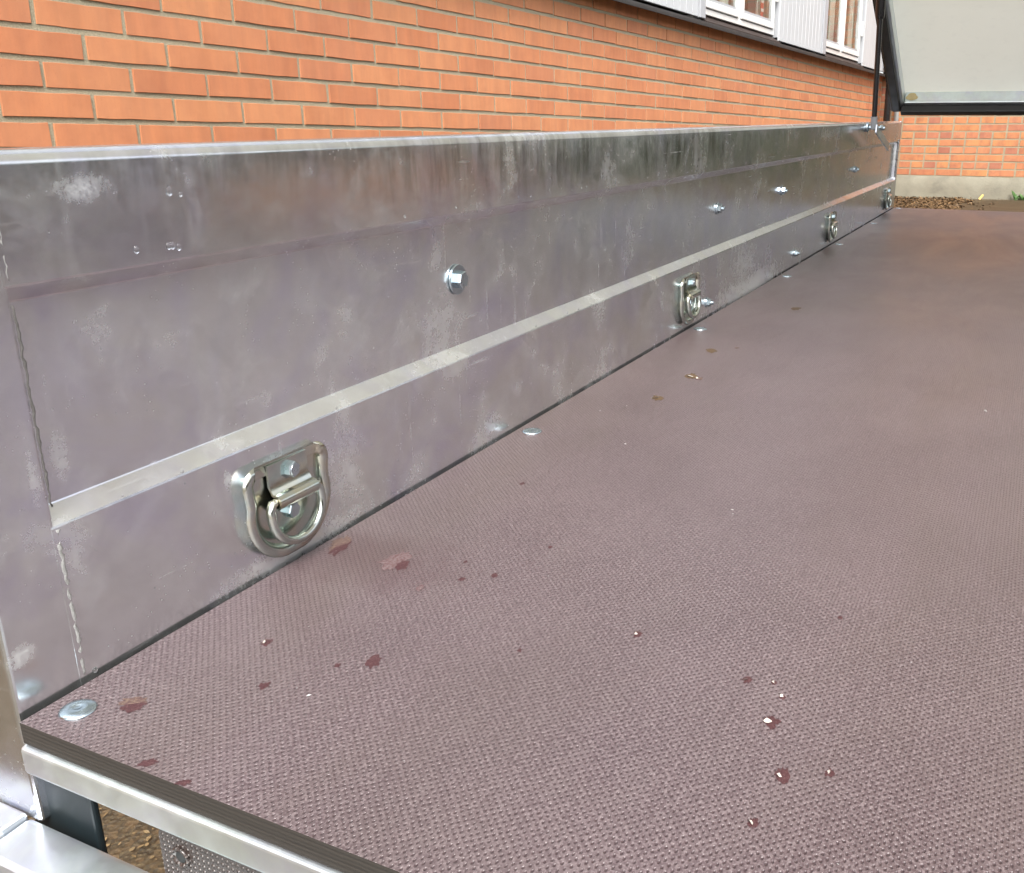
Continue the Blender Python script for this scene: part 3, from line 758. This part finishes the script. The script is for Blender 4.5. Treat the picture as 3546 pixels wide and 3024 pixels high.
# tie-down rings
def outline(o):
    """shield outline of the recessed plate, inset by o; (x, z) about the plate centre line, anticlockwise"""
    pts = []
    def arc(cx, cz, r, a0, a1, n):
        for i in range(n + 1):
            a = R_(a0 + (a1 - a0) * i / n); pts.append((cx + r * math.cos(a), cz + r * math.sin(a)))
    w = .053; r1 = max(.003, .016 - o); r2 = max(.004, .048 - o)
    arc(w - .016, .102 - .016, r1, 0, 90, 6)
    arc(-w + .016, .102 - .016, r1, 90, 180, 6)
    pts.append((-w + o + .0022, .070))
    arc(-w + .048, .058, r2, 180, 262, 9)
    arc(w - .048, .058, r2, 278, 360, 9)
    pts.append((w - o - .0022, .070))
    return pts
def tie_down(x):
    lev = [(.0070, -.0002), (.0012, -.0050), (0.0, -.0066), (.0008, -.0086), (.0030, -.0100), (.0065, -.0102), (.0092, -.0094), (.0112, -.0066), (.0122, -.0040)]
    V = []; F = []; n = len(outline(0))
    for o_, y in lev: V += [(px, (y if pz < .086 else y + (max(-.0058, y) - y) * min(1.0, (pz - .086) / .008)) if abs(px) < .040 else y, pz) for px, pz in outline(o_)]
    for i in range(len(lev) - 1):
        for k in range(n): F.append((i*n+k, i*n+(k+1) % n, (i+1)*n+(k+1) % n, (i+1)*n+k))
    F.append(tuple((len(lev)-1)*n + k for k in range(n)))
    mb = MB(); mb.add(V, F)
    pl = mb.build('tie_down_plate', M['chromate'], T, auto=50); pl.location = Vector((x, 0, 0)) - BASE
    # ring: straight bar under the strap, then a D bow
    zt, hw, ry = .0665, .0315, -.0130
    pts = [(hw - .002, ry + .001, zt)] 
    bow = [(hw, zt - .006)]
    for i in range(15):
        a = R_(0 - 180 * i / 14); bow.append((hw * math.cos(a), .0530 + .0275 * math.sin(a)))
    bow.append((-hw, zt - .006))
    ring = [(px, ry - .0035 * max(0, (.066 - pz) / .04), pz) for px, pz in bow] + [(-hw + .003, ry, zt), (-hw + .010, ry, zt + .0005), (0, ry, zt + .0005), (hw - .010, ry, zt + .0005), (hw - .003, ry, zt)]
    mb = MB(); mb.tube(ring, .0041, 14, True); mb.build('ring', M['chromate'], pl, smooth=True)
    # strap folded over the bar
    pr = [(-.0082, .0990), (-.0082, .0800)]
    for i in range(11):
        a = R_(100 - 210 * i / 10); pr.append((ry - .0068 * math.cos(R_(0)) * math.sin(R_(90 + (100 - 210 * i / 10) * .0)) if False else ry - .0070 * math.cos(a) , zt + .0070 * math.sin(a)))
    pr.append((-.0045, .0565))
    o_ = []
    for i, (y, z) in enumerate(pr):
        a = Vector(pr[max(0, i-1)]); b = Vector(pr[min(len(pr)-1, i+1)]); d = (b - a).normalized(); nn = Vector((d.y, -d.x))
        o_.append((y + nn.x * -.0020, z + nn.y * -.0020))
    mb = MB(); mb.sweep(pr + o_[::-1], -.0245, .0245, 1, True); mb.build('strap', M['chromate'], pl, auto=45)
    for bz, rt in ((.0885, .35), (.0497, .1)):
        mb = MB(); M4 = Matrix.Translation((.002, -.0040 if bz < .07 else -.0082, bz)) @ OUT
        hexa(mb, .013, 0, .0056, M4, rt); mb.lathe([(.0052, .0056), (.0050, .0060)], 18, M4)
        mb.build('bolt', M['zinc'], pl)
    return pl
first = tie_down(.266)
for x in (1.347, 2.688, 3.86):
    c = first.copy(); COL.objects.link(c); c.parent = T; c.location = Vector((x, 0, 0)) - BASE
    for ch in list(first.children):
        d = ch.copy(); COL.objects.link(d); d.parent = c

# screws on the bed
def screw(x, y, r, dome):
    mb = MB(); mb.lathe([(r, 0), (r, .0006), (r * .9, .0006 + dome * .4), (r * .6, .0006 + dome * .85), (r * .28, .0006 + dome), (r * .22, .0006 + dome * .75), (r * .10, .0006 + dome * .7)], 28, Matrix.Translation((x, y, .0001)))
    part(mb, 'screw', M['zinc'], bed, auto=60)
screw(.0262, -.0272, .0120, .0022)
for x in (.684, 1.360, 2.046, 2.736, 3.410, 4.09): screw(x, -.0250, .0125, .0018)

# chips in the film: exposed resin with a lifted pale flake
def chip(x, y, r, mat='resin', fl=True, ang=0.0, asp=1.5, seed=0):
    rn = random.Random(seed * 13 + 5); n = 26; V = [(x, y, .00045)]
    for i in range(n):
        a = 2 * math.pi * i / n; rr = r * (.55 + .55 * abs(noise.noise(Vector((math.cos(a) * 2.2, math.sin(a) * 2.2, seed * 7.3)))) * 2 * .6 + rn.uniform(-.14, .14))
        px, py = rr * math.cos(a) * asp, rr * math.sin(a)
        V.append((x + px * math.cos(ang) - py * math.sin(ang), y + px * math.sin(ang) + py * math.cos(ang), .00025))
    mb = MB(); mb.add(V, [(0, i + 1, (i + 1) % n + 1) for i in range(n)])
    o = part(mb, 'chip', M[mat], bed)
    if fl:
        a0 = rn.uniform(0, 6.28); V = []; nf = 7
        for i in range(nf):
            t = 2 * math.pi * i / nf; rr = r * rn.uniform(.16, .62); u, w_ = rr * math.cos(t), rr * .55 * math.sin(t)
            c, s2 = math.cos(a0), math.sin(a0)
            V.append((x - r * .25 + u * c - w_ * s2, y + r * .2 + u * s2 + w_ * c, .0007 + .0016 * max(0.0, math.sin(t)) + rn.uniform(0, .0004)))
        V.append((x - r * .25, y + r * .2, .0009))
        mb = MB(); mb.add(V, [(i, (i + 1) % nf, nf) for i in range(nf)])
        part(mb, 'flake', M['flake'], bed, smooth=True)
chips = [(.0448, -.0571, .0075, 'resin', 0, -.9, 1.7), (.050, -.0530, .0070, 'bare_wood', 0, -.9, 1.9), (.1476, -.0809, .0052, 'resin', 1, .4, 1.4), (.161, -.170, .0088, 'resin', 0, .3, 1.35),
         (.313, -.0190, .0115, 'bare_wood', 0, .2, 1.9), (.306, -.024, .0085, 'resin', 0, .2, 2.6), (.3046, -.0867, .0165, 'resin_soft', 0, .1, 1.7), (.300, -.096, .010, 'resin', 0, .5, 1.5), (.1022, -.1204, .0045, 'resin', 0, .2, 1.5),
         (.0067, -.1153, .0042, 'resin', 0, -.8, 2.0), (.0030, -.149, .0040, 'resin', 0, -.9, 1.8), (.2793, -.3313, .0042, 'resin', 1, .3, 1.4), (.2549, -.4247, .0042, 'resin', 1, 0, 1.4),
         (.2595, -.443, .0030, 'resin', 1, 0, 1.3), (.2447, -.4523, .0032, 'resin', 1, 0, 1.3), (.2142, -.4521, .0068, 'resin', 1, .2, 1.4), (.1635, -.472, .0068, 'resin', 1, .4, 1.4), (.1783, -.4978, .0040, 'resin', 1, .1, 1.4),
         (.116, -.4667, .0044, 'resin', 1, .3, 1.3), (1.2012, -.0978, .013, 'leaf2', 0, .4, 1.6), (1.0262, -.1218, .014, 'leaf2', 1, .2, 1.6), (1.24, -.13, .006, 'bare_wood', 1, .1, 1.3), (1.02, -.135, .008, 'bare_wood', 1, .1, 1.5),
         (.8923, -.1158, .012, 'leaf2', 1, .3, 1.6), (1.6337, -.1419, .014, 'leaf2', 0, .1, 1.5), (.2708, -.1364, .0048, 'resin_soft', 0, .3, 1.6), (.3176, -.1817, .0042, 'resin', 0, .2, 1.5), (.3726, -.4675, .003, 'resin', 0, 0, 1.2),
         (.52, -.10, .004, 'resin', 0, .2, 1.4), (.145, -.15, .003, 'resin', 0, .2, 1.4), (.30, -.16, .0035, 'resin', 0, .1, 1.5), (.33, -.145, .0025, 'resin', 0, .1, 1.5), (.39, -.20, .0028, 'resin', 0, .1, 1.3), (.22, -.26, .0026, 'resin', 0, .1, 1.3)]
for i, (x, y, r, m_, fl, an, asp) in enumerate(chips): chip(x, y, r, m_, bool(fl), an, asp, i)
# pale crumbs scattered on the bed
rn = random.Random(31); mb = MB()
def crumb(x, y, s):
    a = rn.uniform(0, 6.28); l = s * rn.uniform(.6, 2.2); c, d = math.cos(a), math.sin(a)
    P = [(-l, 0, 0), (0, -s*.5, 0), (l, 0, 0), (0, s*.5, 0), (0, 0, s * .7)]
    mb.add([(x + p[0]*c - p[1]*d, y + p[0]*d + p[1]*c, .0003 + p[2]) for p in P], [(0,1,4), (1,2,4), (2,3,4), (3,0,4)])
for _ in range(300): crumb(rn.uniform(.01, 1.3) ** 1.0, rn.uniform(-.75, -.01), rn.uniform(.0002, .0005))
for _ in range(40): crumb(rn.uniform(.05, 4.0), rn.uniform(-1.2, -.02), rn.uniform(.0008, .0014))
crumb(.1062, -.1567, .0013); crumb(1.0241, -.5398, .0022)
o = part(mb, 'crumbs', M['speck'], bed); tag(o, kind='stuff')

# water droplets on the panel
rn = random.Random(77); mb = MB()
def drop(x, z, y, s, lo=1.0):
    V = []; F = []; n = 8
    for i, (rr, hh) in enumerate(((1.0, .02), (.86, .32), (.5, .55))):
        for k in range(n):
            a = 2 * math.pi * k / n; zz = math.sin(a); V.append((x + rr * s * math.cos(a), y - hh * s, z + rr * s * zz * (lo if zz > 0 else 1)))
    V.append((x, y - .62 * s, z))
    for i in range(2):
        for k in range(n): F.append((i*n+k, i*n+(k+1) % n, (i+1)*n+(k+1) % n, (i+1)*n+k))
    for k in range(n): F.append((2*n+k, 2*n+(k+1) % n, 3*n))
    mb.add(V, F)
for _ in range(190): drop(.30 + abs(rn.gauss(0, .09)), .004 + abs(rn.gauss(0, .016)), 0, rn.uniform(.0004, .0011))
for _ in range(70): drop(rn.uniform(.06, .9), rn.uniform(.005, .115), 0, rn.uniform(.0004, .0010))
for _ in range(120): drop(1.75 + rn.gauss(0, .16), abs(rn.gauss(.02, .035)), 0, rn.uniform(.0006, .0016))
for _ in range(60): drop(rn.uniform(.06, 1.4), rn.uniform(.14, .26), RC, rn.uniform(.0004, .0009))
for x in (.178, .1815, .187, .150): drop(x, .287 + rn.uniform(0, .004), 0, .0022, 1.8)
drop(.185, .327, 0, .0026, 2.2); drop(.195, .325, 0, .0017, 1.5); drop(.062, .0030, 0, .0022)
for _ in range(40): drop(rn.uniform(.2, 3.6), .285 + rn.uniform(0, .003), 0, rn.uniform(.0008, .0016), 1.3)
for _ in range(26): drop(rn.uniform(.1, 2.4), .1196 + rn.uniform(0, .004), -.0002, rn.uniform(.0010, .0022), 1.6)
o = part(mb, 'water_droplets', M['water'], side, smooth=True); tag(o, kind='stuff')

# raised lid: shallow tray hinged at the front, rising towards the rear over the bed
ANG = R_(26.8)
s_ax = Vector((-math.cos(ANG), 0, math.sin(ANG))); n_ax = Vector((-math.sin(ANG), 0, -math.cos(ANG)))   # along the lid, and out of its underside
L0 = Vector((3.93, .022, .381)) - n_ax * .082
LID_L, LID_W = 4.05, WID + .044
def lbox(mb, s0, s1, y0, y1, n0, n1):
    P = []
    for nn in (n0, n1):
        for s_, y_ in ((s0, y0), (s1, y0), (s1, y1), (s0, y1)):
            P.append(L0 + s_ax * s_ + n_ax * nn + Vector((0, -y_, 0)))
    mb.add(P, [(0,1,2,3), (7,6,5,4), (0,4,5,1), (1,5,6,2), (2,6,7,3), (3,7,4,0)])
P = [L0 + s_ax * a_ + n_ax * .004 + Vector((0, -b_, 0)) for a_, b_ in ((.003, .003), (LID_L - .003, .003), (LID_L - .003, LID_W - .003), (.003, LID_W - .003))]
mb = MB(); mb.add(P, [(0, 1, 2, 3)]); lid = part(mb, 'lid', M['lid'])          # one thin sheet of translucent plastic
F_ = M['galv_light']
for s0, s1, y0, y1 in ((.010, .050, .048, LID_W - .048), (LID_L - .05, LID_L - .01, .048, LID_W - .048), (.010, LID_L - .01, .008, .046), (.010, LID_L - .01, LID_W - .046, LID_W - .008)):
    mb = MB(); lbox(mb, s0, s1, y0, y1, .0045, .052); part(mb, 'frame_bar', F_, lid, bevel=.004)
for s0, s1, y0, y1 in ((0, .034, .036, LID_W - .036), (LID_L - .034, LID_L, .036, LID_W - .036), (0, LID_L, 0, .034), (0, LID_L, LID_W - .034, LID_W)):
    mb = MB(); lbox(mb, s0, s1, y0, y1, .0525, .082 if s1 - s0 < 1 else .066); part(mb, 'rubber_seal', M['black_rubber'], lid, bevel=.004)
for s0, s1, y0, y1 in ((-.006, -.001, -.004, LID_W + .004), (-.001, LID_L, -.006, -.001), (-.001, LID_L, LID_W + .001, LID_W + .006)):
    mb = MB(); lbox(mb, s0, s1, y0, y1, -.025, .058); part(mb, 'skirt', M['black_metal'], lid)
# glue spot on the front frame bar
mb = MB(); M4 = Matrix(((0, s_ax.x, n_ax.x, 0), (-1, 0, 0, 0), (0, s_ax.z, n_ax.z, 0), (0, 0, 0, 1)))
P0 = L0 + s_ax * .0505 + n_ax * .026 + Vector((0, -.075, 0))
V = [P0 + Vector((0, -.022 * math.cos(t) * (1 + .2 * math.sin(3 * t)), 0)) + n_ax * (.016 * math.sin(t)) + s_ax * .0006 for t in [2 * math.pi * i / 18 for i in range(18)]]
mb.add(V, [tuple(range(18))]); M['glue'] = plain('yellow_glue', (.50, .40, .20), .5, 0, .25, 60); part(mb, 'glue_spot', M['glue'], lid)
# gas strut
b0 = Vector((3.20, -.024, .345)); b1 = Vector((3.085, -.024, .800)); d = (b1 - b0)
mb = MB(); mb.tube([b0 + d * .05, b0 + d * .76], .0088, 14); rod = part(mb, 'gas_strut', M['black_metal'], smooth=False, auto=40)
mb = MB(); mb.tube([b0 + d * .735, b0 + d * .75, b0 + d * .98], [.0120, .0150, .0150], 16); part(mb, 'cylinder', M['black_metal'], rod, auto=40)
mb = MB(); mb.tube([b0 - d * .01, b0 + d * .075], .0110, 12); part(mb, 'rod_end', M['clad_trim'], rod, auto=40)
mb = MB(); mb.tube([(3.20, .003, .343), (3.20, -.062, .341)], .0065, 12); mb.lathe([(.016, 0), (.016, .006), (.010, .009)], 18, Matrix.Translation((3.20, -.0005, .343)) @ OUT)
hexa(mb, .017, .046, .056, Matrix.Translation((3.20, 0, .342)) @ OUT); part(mb, 'pivot_bolt', M['zinc'], rod, auto=35)
# flat arm hanging from the pivot towards the front
mb = MB(); a0 = Vector((3.13, -.043, .340)); a1 = Vector((3.46, -.043, .272)); dd = (a1 - a0).normalized(); up = Vector((-dd.z, 0, dd.x))
V = []
for y in (-.040, -.046):
    for q, u in ((a0, -1), (a1, -1), (a1, 1), (a0, 1)): V.append(Vector((q.x, y, q.z)) + up * (.014 * u))
mb.add(V, [(0,1,2,3), (7,6,5,4), (0,4,5,1), (1,5,6,2), (2,6,7,3), (3,7,4,0)]); part(mb, 'strut_arm', M['galv_light'], rod, bevel=.002)
